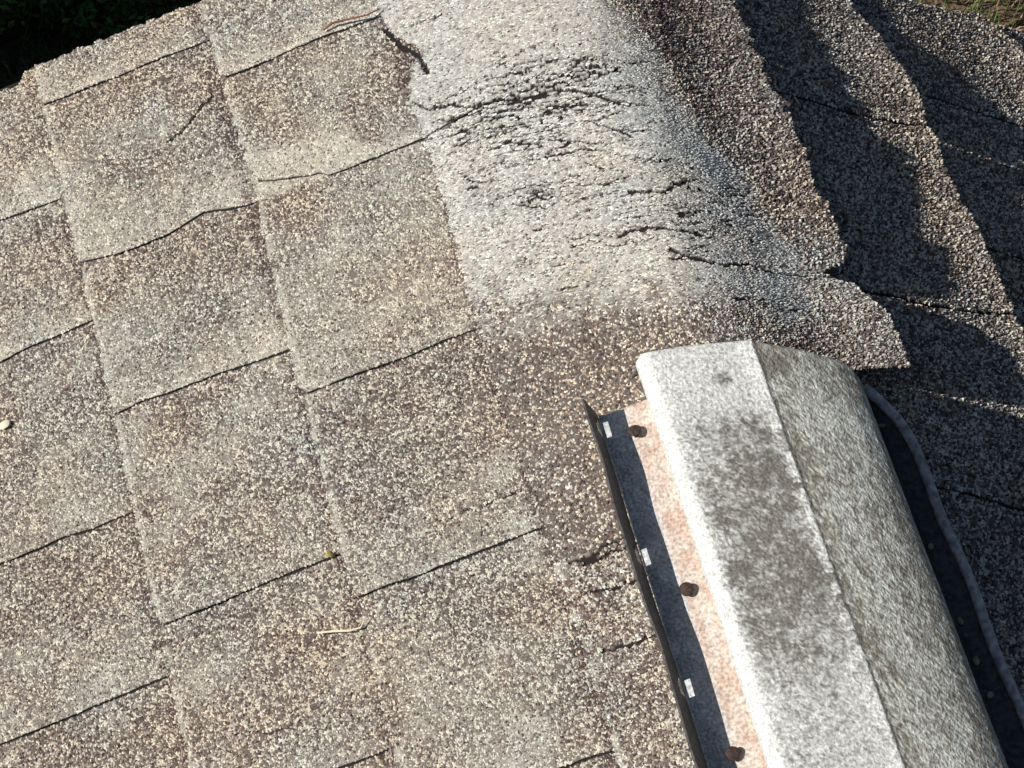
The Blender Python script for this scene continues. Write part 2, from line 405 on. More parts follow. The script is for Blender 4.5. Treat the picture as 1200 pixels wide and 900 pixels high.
# butt-edge lift (mm) along y on the shaded side: the curled edges that throw the ragged shadows
LIFT_R1 = poly([(560, 4.2), (493, 3.8), (474, 5.2), (460, 7.8), (445, 8.2), (396, 11.4), (385, 12), (358, 8.8), (330, 9.2), (305, 6.6), (270, 7.0), (240, 9.4), (150, 8.6), (60, 9.6), (-300, 8.6)])
def frac_view(side, s0, s1, y0, y1):
    """patch is inside the region the photograph shows (with a margin)"""
    if side < 0: return s0 < 700 and y1 > -330
    return s0 < 760 and y1 > -330
sid = 0
for (side, k), slots in SLOT.items():
    E = EDGE_L if side < 0 else EDGE_R
    e1 = E[k]
    if k == 1:
        e0 = const(8) if side < 0 else const(0)
    else:
        e0 = E[k - 1]
    fs = [poly([(a, b) for a, b in sl]) for sl in slots]
    bounds = [rakef for rakef in [None]] + fs + [None]
    for i in range(len(bounds) - 1):
        top, bot = bounds[i], bounds[i + 1]
        sid += 1
        if side < 0 and k == 1 and i < 2: continue         # these lie wholly under the ridge shingles
        top_slot = slots[i - 1] if top is not None else None
        gw = 0.95 if side < 0 else 1.6
        yt_mid = float(np.mean([b for _, b in slots[i - 1]])) if top is not None else 560
        yb_mid = float(np.mean([b for _, b in slots[i]])) if bot is not None else (YMIN - 40)
        def qfn(u, v, top=top, bot=bot, e0=e0, e1=e1, side=side, gw=gw, ytm=yt_mid, ybm=yb_mid, k=k, sid=sid):
            yr = ybm + (ytm - ybm) * v
            a = e0(yr) - 30; b = e1(yr)
            a = np.maximum(a, 0) if k == 1 else a
            rag = (vn(yr / 5.0, yr * 0, 90 + k) - .5) * (4.5 if side < 0 else 5.0) + (vn(yr / 1.8, yr * 0, 95 + k) - .5) * (2.4 if side < 0 else 3.0)
            corner = np.minimum(np.abs(yr - ytm), np.abs(yr - ybm))
            b = b + rag - 5 * np.exp(-corner / 3.0) * (vn(yr * 0 + sid * 3.3, yr * 0, 2) * 1.2)
            s = a + (b - a) * u
            wav = (vn(s / 22.0, s * 0 + sid, 97) - .5) * 2.6 + (vn(s / 4., s * 0 + sid, 98) - .5) * 0.5
            wavb = (vn(s / 22.0, s * 0 + sid + 1, 97) - .5) * 2.6 + (vn(s / 4., s * 0 + sid + 1, 98) - .5) * 0.5
            g1 = gw * (0.75 + 0.8 * vn(s / 16.0, s * 0 + sid, 99)); g2 = gw * (0.75 + 0.8 * vn(s / 16.0, s * 0 + sid + 1, 99))
            yt = rake(side * s) if top is None else top(s) + wav - g1
            yb = np.full(np.shape(s), ybm) if bot is None else bot(s) + wavb + g2
            return side * s, yb + (yt - yb) * v
        s0m = float(e0(0.0)); s1m = float(e1(0.0))
        ylen = yt_mid - yb_mid; slen = s1m - s0m + 30
        def hfn(q, y, u, v, side=side, k=k, slen=slen, e1=e1, sid=sid):
            if side < 0:
                hb = 4.6 + 1.4 * (fbm(y / 60., y * 0 + k, 51) - .5)
            else:
                hb = LIFT_R1(y) * 1.75 + 0.8 + 1.4 * (vn(y / 4., y * 0, 120) - .5) + 1.2 * (vn(y / 11., y * 0, 121) - .5) if k == 1 else 13.0 + 6 * (vn(y / 25., y * 0 + k, 52) - .5)
            hb = hb - (4.4 * (y > np.interp(q, [-190, -171, -95, 0], [-74, -74, -77, 0]) + 3) if (side < 0 and k == 1) else 0)
            base = 0.9 + (hb - 0.9) * ((0.75 * u + 0.25 * u ** 4) if side < 0 else (0.10 * u + 0.90 * u ** 8))
            und = (fbm(q / 45., y / 45., 53) - .5) * 1.1 * np.sin(np.pi * np.clip(v, 0, 1)) ** .3 * (u ** .5)
            # long-edge curl of each tab beside its slots
            return base + und
        pale = [0.4, 0.65, 0.5, 0.35, 0.6][sid % 5] if side < 0 else 0.1
        def colfn(q, y, u, v, bot=bot, ybm=yb_mid, e1=e1, side=side, pale=pale, sid=sid):
            s = np.abs(q)
            ylo = bot(s) if bot is not None else np.full(np.shape(q), -900.0)
            wv = wear(q, y, dict(ylo=ylo, s1=e1(y), pale=pale * (0.6 + 0.8 * sst(-250, 350, y))))
            br = 0.45 + 0.6 * (fbm(q / 40., y / 40., 55) - .5) + (0.12 * ((sid * 7) % 5 - 2) / 2)
            # rusty brown wash around the torn top of the vent
            if side < 0:
                br = br + 0.5 * np.exp(-(np.clip(154 - (e1(y) - s), 0, 99) / 5.0) ** 2)
                br = br + 0.2 * np.exp(-((s - 140) / 45.) ** 2) * np.exp(-((y - 35) / 85.) ** 2)
            return wv, br, crackd(q, y)
        inview = frac_view(side, s0m, s1m, yb_mid, yt_mid)
        def gf(q, y, side=side, k=k, e0=e0):
            s = np.abs(q)
            ok = (s > e0(y) - (28 if k == 2 and side < 0 else 4)) if k > 1 else ((s > 100) if side < 0 else (s > 118))
            ok &= ~((y > (60 if side > 0 else -73)) & (s < 172)) if k == 1 else True
            # outside the picture: below-left and below-right corners
            if side < 0: ok &= (s < 680) & (y > -330)
            else: ok &= (s < 800) & (y > -330)
            return ok
        stp = (1.9 if side < 0 else 2.4) if inview else 6
        build_patch('shingle', qfn, int(slen / stp) + 2, max(int(abs(ylen) / stp), 2) + 2, hfn, colfn, roof, gran=inview,
                    gfilter=gf, Lu=slen, Lv=abs(ylen), seed=sid, gh=1.0 if side < 0 else 1.9, spacing=1.68 if side < 0 else 2.25)

# ---- ridge shingles (three lapped pieces bent over the ridge)
CAP_L = poly([(560, 186), (448, 180), (432, 176), (418, 163), (405, 158), (395, 172), (378, 176), (365, 179), (300, 178), (205, 180), (144, 183), (100, 184), (40, 183), (-75, 181), (-400, 181)])
CAP_R = poly([(560, 147), (447, 153), (380, 161), (305, 164), (230, 165), (162, 170), (146, 166), (141, 148), (134, 136), (127, 152), (110, 167), (90, 178), (57, 182), (-400, 180)])
LIFT_C = poly([(560, 13), (474, 15.2), (410, 13.0), (398, 12.0), (392, 15.4), (370, 13.0), (350, 14.4), (325, 14.0), (312, 17.2), (290, 16.6), (265, 16.4), (212, 12.8), (203, 16.8), (180, 15), (158, 12.8), (130, 13.2), (118, 17.6), (60, 17), (-300, 12)])
LAP = [rake,
       lambda q: np.interp(q, [-190, -176, -120, -31, 20, 105, 190, 220], [325, 326, 334, 314, 340, 378, 377, 377]),
       lambda q: np.interp(q, [-190, -120, -73, 20, 79, 159, 220], [143, 146, 140, 131, 128, 130, 133]),
       lambda q: np.interp(q, [-190, -171, -95, 0, 70, 140, 220], [-74, -74, -77, 0, 36, 41, 41])]
for ci in range(3):
    top, bot = LAP[ci], LAP[ci + 1]
    def qfn(u, v, top=top, bot=bot, ci=ci):
        y0 = float(bot(0)); y1 = float(top(0))
        # edge position from the actual y reached at each end
        def pos(uu, vv):
            yr = y0 + (y1 - y0) * vv
            for _ in range(3):
                L = CAP_L(yr); Rr = CAP_R(yr)
                q = -L + (L + Rr) * uu
                yr = bot(q) + (top(q) - bot(q)) * vv
            rag = (vn(yr / 5.5, yr * 0, 110) - .5) * 9 + (vn(yr / 1.6, yr * 0, 111) - .5) * 4
            ragl = (vn(yr / 6., yr * 0, 112) - .5) * 4 + (vn(yr / 1.8, yr * 0, 113) - .5) * 2
            q = q + rag * sst(.9, 1, uu) + ragl * (1 - sst(0, .1, uu))
            return q, yr
        q, y = pos(u, v)
        gap = (vn(q / 7., q * 0, 114 + ci) - .5) * 2
        def op(i): # how far each lap stands open across the ridge
            return [q * 0, (1 - sst(-100, -70, q)) + sst(95, 115, q), sst(40, 90, q), q * 0][i]
        y = y + (1.0 + .5 * gap) * op(ci + 1) * (1 - sst(0, .02, v)) - 0.4 * op(ci) * sst(.98, 1, v)
        return q, y
    def hfn(q, y, u, v, ci=ci):
        el = sst(60, 195, q)
        hl = 3.4 + (LIFT_C(y) * 1.62 + 1.8 * (vn(y / 4., y * 0, 118) - .5) + 1.6 * (vn(y / 11., y * 0, 119) - .5) - 3.4) * el ** 1.9
        hl = hl - 0.9 * (1 - sst(-182, -150, q))
        # worn, cupped surface
        und = (fbm(q / 35., y / 30., 115) - .5) * 2.6 * (1 - el) + (fbm(q / 12., y / 6., 116) - .5) * 1.2 * (1 - sst(40, 100, q))
        return hl + und + 0.6 * (1 - v) * sst(20, 90, q)
    def colfn(q, y, u, v, ci=ci):
        wv = capwear(q, y)
        br = 0.55 + 0.8 * (fbm(q / 40., y / 40., 56) - .5) + 0.35 * sst(40, 110, q) + 0.7 * np.exp(-((q - 60) / 32.) ** 2) * sst(240, 340, y) + 0.12 * np.exp(-((y - 75) / 40.) ** 2) * (q < 20)  # brown mix; the patch beside the crest is darkened to imitate grazing shade
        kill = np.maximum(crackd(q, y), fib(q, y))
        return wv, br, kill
    def gf(q, y):
        return ~((q > -66) & (q < 88) & (y < 22)) & (y > -330)
    yl = abs(float(LAP[ci](0)) - float(LAP[ci + 1](0)))
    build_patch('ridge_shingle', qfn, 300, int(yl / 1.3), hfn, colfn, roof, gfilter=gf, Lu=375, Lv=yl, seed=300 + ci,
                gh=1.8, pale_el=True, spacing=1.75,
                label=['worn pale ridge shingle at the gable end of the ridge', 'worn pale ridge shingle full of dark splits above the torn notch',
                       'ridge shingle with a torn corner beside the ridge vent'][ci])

# black asphalt under the slots, and the deck out to the eaves
def deck(name, q0, q1, y0, y1, h, mat, n=24, thick=None):
    q = np.linspace(q0, q1, n); Q, Y = np.meshgrid(q, [y0, y1], indexing='ij')
    V = P(Q.ravel(), Y.ravel(), np.full(Q.size, h)); F = [grid_faces(n, 2)]
    if thick:
        V2 = P(Q.ravel(), Y.ravel(), np.full(Q.size, h - thick)); o = len(V)
        V = np.concatenate([V, V2])
        F.append(grid_faces(n, 2, o)[:, ::-1])
        G = np.arange(n * 2).reshape(n, 2)
        ring = np.concatenate([G[:, 0], G[::-1, 1], G[:1, 0]])
        F.append(np.stack([ring[:-1], ring[1:], ring[1:] + o, ring[:-1] + o], 1))
    return obj(name, mesh_np(name, V, F), mat, roof)
deck('underlay', -940, 940, -900, 541, 0.25, M_TAR, 60)
M_FAR = flat_mat('granulated_asphalt', (0.10, 0.08, 0.07), (0.42, 0.37, 0.31), 420, bump=0.8, bdist=0.002, detail=2)
deck('roof_deck', -2600, 2600, -2600, 538, -0.6, M_FAR, 160, thick=24)
# more courses around the picture, plain tabs
def plain_tab(side, s0, s1, y0, y1):
    a = P([side * s0, side * s1, side * s1, side * s0] * 2, [y0, y0, y1, y1] * 2, [1, 4, 4, 1, -.5, -.5, -.5, -.5])
    F = np.array([[0, 1, 2, 3], [0, 4, 5, 1], [1, 5, 6, 2], [2, 6, 7, 3], [3, 7, 4, 0]])
    obj('shingle', mesh_np('shingle', a, [F]), M_FAR, roof)
for side in (-1, 1):
    ex = 155 if side < 0 else 225
    s = 795 if side < 0 else 870
    c = 0
    while s < 1400:
        y = 540.0; c += 1
        off = (c * 67) % 180
        first = True
        while y > -500:
            yn = y - (off + 20 if first else 182); first = False
            plain_tab(side, s - 10, s + ex, yn + 2, y - 1); y = yn
        s += ex
# rake boards and the walls below
def board(name, side):
    q = np.array([side * 5, side * 2600, side * 2600, side * 5]); hh = np.array([-26, -26, -170, -170])
    A = P(q, np.full(4, 500.0), hh); B = P(q, np.full(4, 524.0), hh)
    F = np.array([[0, 1, 2, 3], [7, 6, 5, 4], [0, 4, 5, 1], [1, 5, 6, 2], [2, 6, 7, 3], [3, 7, 4, 0]])
    obj(name, mesh_np(name, np.concatenate([A, B]), [F]), M_WOOD, roof)
board('rake_board', -1); board('rake_board', 1)
gx = 2.1; zt = HR - TT * gx - 0.1
V = []
for yy in (0.44, 0.30):
    V += [(-gx, yy, 0.0), (gx, yy, 0.0), (gx, yy, zt), (0, yy, HR - 0.14), (-gx, yy, zt)]
me = bpy.data.meshes.new('gable_wall')
me.from_pydata(V, [], [(0, 1, 2, 3, 4), (9, 8, 7, 6, 5), (0, 5, 6, 1), (1, 6, 7, 2), (2, 7, 8, 3), (3, 8, 9, 4), (4, 9, 5, 0)])
obj('gable_wall', me, M_WALL, roof)
for sx in (-1, 1):
    x0, x1 = sorted((sx * 2.1, sx * 1.95))
    V = [(x, y, z) for x in (x0, x1) for y in (-2.6, 0.297) for z in (0, zt - 0.05)]
    me = bpy.data.meshes.new('side_wall'); me.from_pydata(V, [], [(0, 1, 3, 2), (4, 6, 7, 5), (0, 4, 5, 1), (2, 3, 7, 6), (0, 2, 6, 4), (1, 5, 7, 3)])
    obj('side_wall', me, M_WALL, roof)

# ------------------------------------------------------------------ ridge vent
vent = empty('ridge_vent', 'mould-stained white metal ridge vent with upturned edges and rusty nails, on the ridge', 'roof vent', (0, 0, HR))
def SL(s, h, side=-1):         # slope coords (mm) -> (X, Z) relative to the apex (mm)
    return side * s * CT + side * h * ST, -s * ST + h * CT
def loft(pts_fn, ys, name, mat, colfn=None, closed=False, parent=vent, smooth=True, endcap=True):
    """pts_fn(y) -> (n,2) XZ outline in mm, swept along y"""
    S = [np.asarray(pts_fn(y)) for y in ys]; n = len(S[0]); m = len(ys)
    V = np.zeros((m, n, 3))
    for i, y in enumerate(ys):
        V[i, :, 0] = S[i][:, 0]; V[i, :, 2] = S[i][:, 1]; V[i, :, 1] = y if S[i].shape[1] == 2 else S[i][:, 2]
    V[..., 0] += 0.020 * (V[..., 1] - 20)
    G = np.arange(m * n).reshape(m, n)
    if closed: G2 = np.concatenate([G, G[:, :1]], 1)
    else: G2 = G
    F = np.stack([G2[:-1, :-1], G2[:-1, 1:], G2[1:, 1:], G2[1:, :-1]], -1).reshape(-1, 4)
    Vf = V.reshape(-1, 3)
    me_V = Vf * 1e-3
    return V, Vf, F, G
# cap cross-section
xl, zl = SL(70, 22); xr, zr = SL(97, 29, 1)
ctrl = [SL(77, 4.5), SL(76.5, 12), SL(74.5, 18.5), SL(70, 21.8), SL(64, 23.2)]
ctrl = [np.array(c) for c in ctrl]
crest = np.array([6.0, 12.5])
prof = []
for a_, b_ in zip(ctrl[:-1], ctrl[1:]):
    k_ = max(2, int(np.hypot(*(b_ - a_)) / 1.0))
    for j_ in range(k_): prof.append(a_ + (b_ - a_) * j_ / k_)
NW = len(prof) + 1; prof.append(ctrl[-1])
for t in np.linspace(0.016, 0.984, 60):
    prof.append(ctrl[-1] * (1 - t) + crest * t + np.array([0, 1.1 * math.sin(math.pi * t)]))
prof.append(crest + np.array([0, 0.0]))
right = [crest + np.array([3, -1.4]), np.array([30, 7.5]), np.array([55, 1.8]), np.array([78, -5.6]), np.array([94, -13.5]), np.array([100.5, -20.5]), np.array(SL(99.5, 18, 1)), np.array(SL(99.5, 4.5, 1))]
rx = [crest] + right[:6]
for a, b in zip(rx[:-1], rx[1:]):
    k = max(1, int(np.hypot(*(b - a)) / 1.3))
    for j in range(1, k + 1): prof.append(a + (b - a) * j / k)
prof += right[6:]
prof = np.array(prof)
# smooth the right-hand part a little
for _ in range(3):
    pr = prof.copy(); i0 = NW + 66
    pr[i0:-4] = (prof[i0 - 1:-5] + prof[i0:-4] * 2 + prof[i0 + 1:-3]) / 4; prof = pr
ys_cap = np.concatenate([[0, 1.0, 2.5], np.arange(4, 400, 1.3), np.arange(400, 900, 20)])
def yend(X):
    return np.interp(X, [-85, -78, -70, -40, 6, 60, 90, 104], [42, 52, 56.5, 52, 42, 31, 23, 10])
nP, mP = len(prof), len(ys_cap)
X = np.tile(prof[:, 0], (mP, 1)); Z = np.tile(prof[:, 1], (mP, 1)); Y = yend(X) - ys_cap[:, None]
rl = np.array([2.2, .7, .15] + [0] * (mP - 3))[:, None] * np.where((prof[:, 1] > -40), 1, 1)[None]
Z = Z - rl
isR = sst(6, 12, X)
relL = (fbm(X / 9, Y / 9, 201) - .5) * 0.5
relR = (fbm((X * .9 + Y * .35) / 2.4, (Y - X * .4) / 6.0, 202) - .5) * 0.5
Z = Z + relL * (1 - isR) + relR * isR + (fbm(X / 60, Y / 60, 203) - .5) * 1.5
Vc = np.stack([X + 0.020 * (Y - 20), Y, Z], -1).reshape(-1, 3) * 1e-3
# mould pattern (real surface colour)
arc = np.concatenate([[0], np.cumsum(np.hypot(*np.diff(prof, axis=0).T))]); arc = arc - arc[NW + 61] + 6
fa = np.tile(arc, (mP, 1)).ravel(); fx = X.ravel(); fy = Y.ravel()
uL = np.clip((fa + 76) / 82.0, 0, 1)
big = fbm(fa / 30, fy / 36, 211); mid = fbm(fa / 8, fy / 8, 212); fine = fbm(fa / 2.3, fy / 2.3, 213, 2) * .5 + .5 * vn(fa / 1.35, fy / 1.35, 214)
along = np.interp(fy, [-420, -300, -250, -190, -120, -60, -25, 0, 60], [.30, .33, .42, .66, .74, .72, .50, .16, .10])
dens = along * (1 - 0.9 * np.exp(-np.clip(uL, 0, 1) / 0.085)) * (1 - 0.55 * sst(.86, .97, uL + .12 * (mid - .5)) * (fbm(fy / 25, fy * 0, 215) > .42))
dens = dens + 0.35 * (big - .5) + 0.38 * (mid - .5) - 0.25 * sst(.0, .2, .12 - uL)
dens = dens + 0.5 * np.exp(-((fx + 22) / 7) ** 2 - ((fy - 16) / 8) ** 2)
mould = 0.72 * sst(0.34, 0.78, fine * 1.0 + (dens - .5) * 0.60 + .06) + 0.42 * sst(.40, .85, dens + .25 * (mid - .5))
wh = (np.array([.50, .515, .50]) + .17 * np.exp(-np.clip(fa + 76, 0, 99) / 9.0)[:, None] + .12 * sst(-12, -3, fa)[:, None]); dk = np.array([.14, .132, .118])
tone = fbm(fa / 5.0, fy / 5.0, 216, 2)
spk = np.random.default_rng(3).random(len(fa))
mould = np.clip(mould * (0.62 + .65 * tone) + 0.10 * fine * (along > .2), 0, 1)
cL = wh * (1 - mould[:, None]) + dk * mould[:, None]
cL = cL * (0.86 + .28 * spk)[:, None]
st1 = fbm((fa * .9 + fy * .35) / 1.7, (fy - fa * .4) / 4.2, 221, 2); bigR = fbm(fx / 28, fy / 30, 222)
dr = 0.55 * np.exp(-np.clip(fx - 6, 0, 99) / 9.0) * sst(.3, .6, fbm(fx / 12, fy / 22, 223) + .15) + 0.5 * (bigR - .45) + 0.30 * np.exp(-((fx - 25) / 12) ** 2 - ((fy - 22) / 9) ** 2)
dr = dr + 0.22 * sst(60, 100, fx)
mr = sst(0.30, 0.80, st1 * 1.0 + dr * .9 - .04)
gr = np.array([.68, .69, .62]); bn = np.array([.27, .245, .20])
cR = (gr * (1 - mr[:, None]) + bn * mr[:, None]) * (0.84 + .32 * spk)[:, None]
col = np.where((fx > 6.5)[:, None], cR, cL)
wallL = sst(-72, -77, fx)
col = col * (1 - .0 * wallL[:, None])
G = np.arange(mP * nP).reshape(mP, nP)
F = np.stack([G[:-1, :-1], G[:-1, 1:], G[1:, 1:], G[1:, :-1]], -1).reshape(-1, 4)
# end wall: from the outline down to the roof
eo = len(Vc); low = Vc[G[0]].copy(); low[:, 1] -= 0.004
lx = low[:, 0] * 1e3
low[:, 2] = np.minimum(low[:, 2] - 0.004, (-TT * np.sqrt(lx ** 2 + 34 ** 2) + 3.0) * 1e-3)
F2 = np.stack([G[0][1:], G[0][:-1], eo + np.arange(nP - 1), eo + 1 + np.arange(nP - 1)], 1)
Vall = np.concatenate([Vc, low]); call = np.concatenate([col, np.tile([.45, .44, .4], (nP, 1))])
obj('vent_cap', mesh_np('vent_cap', Vall, [F, F2], call, True), M_CAP, vent)
N_TRI[0] += len(F) * 2

# base flanges
def flange(side, s_in, s_out, h, y1, y0, cA, cB, name='base_flange', lab=None):
    ns, ny = 40, 300
    s = np.linspace(s_in, s_out, ns); ys = np.linspace(y1, y0, ny)
    S_, Y_ = np.meshgrid(s, ys, indexing='ij'); S_ = S_.ravel(); Y_ = Y_.ravel()
    H_ = h + (fbm(S_ / 30, Y_ / 40, 231) - .5) * 1.0
    x, z = SL(S_, H_, side)
    x = x + .020 * (Y_ - 20)
    top = np.stack([x, Y_, z], 1) * 1e-3
    x2, z2 = SL(S_, H_ - 1.2, side); bot_ = np.stack([x2 + .020 * (Y_ - 20), Y_, z2], 1) * 1e-3
    n1 = fbm(S_ / 7, Y_ / 9, 232); n2 = fbm(S_ / 1.8, Y_ / 1.8, 233)
    t = sst(.35, .7, n1 * .7 + n2 * .35)[:, None]
    c = np.array(cA) * (1 - t) + np.array(cB) * t
    c = c * (0.62 + .72 * n2)[:, None]
    if side < 0:             # the rust wash stays close to the cap; the outer half turns cool grey
        k = sst(92, 99, S_ + 6 * (n1 - .5))[:, None]
        c = c * (1 - k) + (np.array([.50, .52, .53]) * (0.6 + .75 * n1)[:, None]) * k
    Gd = np.arange(ns * ny).reshape(ns, ny); ring = np.concatenate([Gd[:, 0], Gd[-1, 1:], Gd[::-1, -1][1:], Gd[0, ::-1][1:]])
    o = len(top)
    Fs = [grid_faces(ns, ny), grid_faces(ns, ny, o)[:, ::-1], np.stack([ring[:-1], ring[1:], ring[1:] + o, ring[:-1] + o], 1)]
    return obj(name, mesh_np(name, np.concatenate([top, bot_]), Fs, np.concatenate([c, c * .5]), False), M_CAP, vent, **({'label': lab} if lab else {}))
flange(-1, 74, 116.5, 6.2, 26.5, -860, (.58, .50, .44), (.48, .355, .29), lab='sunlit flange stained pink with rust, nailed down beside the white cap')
flange(1, 96, 139, 6.6, 20, -860, (.09, .09, .085), (.05, .045, .04), lab='shaded flange strewn with grit')  # near-black tone carries the shade of the gutter in the colour

# left wind baffle: a thin upright strip with weep slots near its foot
SLOTS = [14.5, -94, -200, -306, -412, -518, -624, -730]
def baffle_left():
    cuts = [30.5]
    for c in SLOTS: cuts += [c + 6.7, c - 6.7]
    cuts.append(-860)
    ys = []
    for a, b in zip(cuts[:-1], cuts[1:]):
        k = max(1, int(abs(a - b) / 7)); ys += list(np.linspace(a, b, k + 1)[:-1])
    ys.append(-860); ys = np.array(ys)
    hs = np.array([5.0, 10.5, 21.5, 30, 38, 46])
    def pt(y, h, off):
        lean = 116.2 + (h - 5) * 0.055 + 1.2 * (vn(y / 38, y * 0, 241) - .5) * (h / 20) + 1.2 * np.exp(-((y + 90) / 60) ** 2)
        hh = h + (1.2 * (vn(y / 30, y * 0, 242) - .5) if h > 40 else 0)
        x, z = SL(lean + off, hh)
        return (x + .020 * (y - 20), y - (5.0 * sst(18, 30.5, y) * (h / 46)), z)
    V = []; idx = {}
    for oi, off in enumerate((0, 1.6)):
        for i, y in enumerate(ys):
            for j, h in enumerate(hs):
                idx[oi, i, j] = len(V); V.append(pt(y, h, off))
    F = []
    def slot(i, j):
        m = (ys[i] + ys[i + 1]) / 2
        return j == 1 and any(abs(m - c) < 6.7 for c in SLOTS)
    for i in range(len(ys) - 1):
        for j in range(len(hs) - 1):
            if slot(i, j):
                for (a, b, c_, d_) in (((i, j), (i + 1, j), 0, 0), ((i, j + 1), (i + 1, j + 1), 0, 0)):
                    F.append((idx[(0, *a)], idx[(0, *b)], idx[(1, *b)], idx[(1, *a)]))
                continue
            F.append((idx[0, i, j], idx[0, i + 1, j], idx[0, i + 1, j + 1], idx[0, i, j + 1]))
            F.append((idx[1, i, j + 1], idx[1, i + 1, j + 1], idx[1, i + 1, j], idx[1, i, j]))
    nh = len(hs) - 1
    for i in range(len(ys) - 1):
        F.append((idx[0, i, nh], idx[0, i + 1, nh], idx[1, i + 1, nh], idx[1, i, nh]))
    for j in range(nh):
        F.append((idx[0, 0, j], idx[0, 0, j + 1], idx[1, 0, j + 1], idx[1, 0, j]))
    V = np.array(V) * 1e-3
    me = bpy.data.meshes.new('wind_baffle'); me.from_pydata([tuple(v) for v in V], [], F)
    m = flat_mat('shade_dark_baffle_metal', (0.035, 0.033, 0.033), (0.10, 0.094, 0.09), 260, rough=0.7)  # colour toned down to include the shade on the inner face
    obj('wind_baffle', me, m, vent, label='thin upright baffle with slots near its foot, seen edge on')
baffle_left()

# right wind baffle: leans out, rolled top edge, bent inward at its end
def path_r(y):      # s, h of the rolled edge as a function of nominal y
    s = np.interp(y, [-860, -256, -211, -153, -109, -60, -33, -14, -6, 4, 12], [156, 155, 150, 155, 148, 150, 148, 141, 134, 122, 112])
    return s
ys_r = np.concatenate([[12, 8, 4, -1, -6, -10, -14, -20, -26, -33], np.arange(-40, -860, -9)])
def baffle_right():
    V = []; F = []; K = 12; n = len(ys_r)
    ctr = []
    for y in ys_r:
        s = path_r(y) + 1.0 * (vn(y / 25, 0, 251) - .5); h = 21.5 + 1.2 * (vn(y / 30, 0, 252) - .5)
        x, z = SL(s, h, 1); ctr.append((x + .02 * (y - 20), y, z))
    ctr = np.array(ctr, float)
    for _ in range(1): ctr[1:-1] = (ctr[:-2] + 2 * ctr[1:-1] + ctr[2:]) / 4
    tan = np.gradient(ctr, axis=0); tan /= np.linalg.norm(tan, axis=1)[:, None]
    up = np.array([ST, 0, CT])
    for i in range(n):
        e1 = np.cross(tan[i], up); e1 /= np.linalg.norm(e1); e2 = np.cross(e1, tan[i])
        for k in range(K):
            a = 2 * math.pi * k / K
            rr = (4.8 if i else 3.8) + 0.35 * (_T[(i * 3) % 256, k * 5] - .5)
            V.append(ctr[i] + e1 * math.cos(a) * rr + e2 * math.sin(a) * rr * 0.8)
    for i in range(n - 1):
        for k in range(K):
            k2 = (k + 1) % K; F.append((i * K + k, i * K + k2, (i + 1) * K + k2, (i + 1) * K + k))
    F.append(tuple(range(K - 1, -1, -1)))
    me = bpy.data.meshes.new('rolled_edge'); me.from_pydata([tuple(np.array(v) * 1e-3) for v in V], [], F)
    for p in me.polygons: p.use_smooth = True
    # web from the rolled edge to the flange
    W = []; Fw = []
    for i in range(n):
        y = ctr[i, 1]
        xb, zb = SL(139.5 if y < -14 else np.interp(y, [-14, 12], [139.5, 117]), 6, 1); xb += .02 * (y - 20)
        for off in (0, 1.4):
            W.append((ctr[i, 0] + off - .7, y, ctr[i, 2] - 2.0)); W.append((xb + off - .7, y, zb))
    for i in range(n - 1):
        a = i * 4; b = a + 4
        Fw += [(a, a + 1, b + 1, b), (a + 2, b + 2, b + 3, a + 3)]
    Fw.append((0, 2, 3, 1))
    mw = bpy.data.meshes.new('wind_baffle'); mw.from_pydata([tuple(np.array(v) * 1e-3) for v in W], [], Fw)
    wb = obj('wind_baffle', mw, flat_mat('shade_dark_metal', (.04, .04, .042), (.10, .10, .105), 200), vent, label='upright baffle on the shaded side, bent inward at its end')  # baffle metal darkened to stand for the shade inside the gutter
    m = flat_mat('dull_grey_metal', (0.16, 0.17, 0.18), (0.44, 0.45, 0.46), 160, rough=0.7, bump=.5)
    obj('rolled_edge', me, m, wb)
baffle_right()

# nails
def nail(s, y, tilt, az):
    V = []; F = []; K = 14
    rings = [(0.0, 1.8), (6.0, 1.7), (6.1, 4.8), (6.9, 5.3), (7.6, 4.5), (8.0, 2.3)]
    for z, r in rings:
        for k in range(K):
            a = 2 * math.pi * k / K; V.append((r * math.cos(a) * (1 + .06 * math.sin(3 * a)), r * math.sin(a), z))
    for i in range(len(rings) - 1):
        for k in range(K):
            k2 = (k + 1) % K; F.append((i * K + k, i * K + k2, (i + 1) * K + k2, (i + 1) * K + k))
    V.append((0, 0, 8.2)); t = len(V) - 1; b = (len(rings) - 1) * K
    for k in range(K): F.append((b + k, b + (k + 1) % K, t))
    me = bpy.data.meshes.new('nail'); me.from_pydata([tuple(np.array(v) * 1e-3) for v in V], [], F)
    for p in me.polygons: p.use_smooth = True
    o = obj('nail', me, M_RUST, vent)
    x, z = SL(s, 6.0); o.location = ((x + .02 * (y - 20)) * 1e-3, y * 1e-3, z * 1e-3)
    o.rotation_euler = (math.radians(tilt), -TH + math.radians(az), 0)
for s, y, a, b in ((93, 1, -14, 4), (93, -130, 10, 8), (98, -256, 16, 12), (94, -384, 0, 0), (95, -512, 8, 4)):
    nail(s, y, a, b)

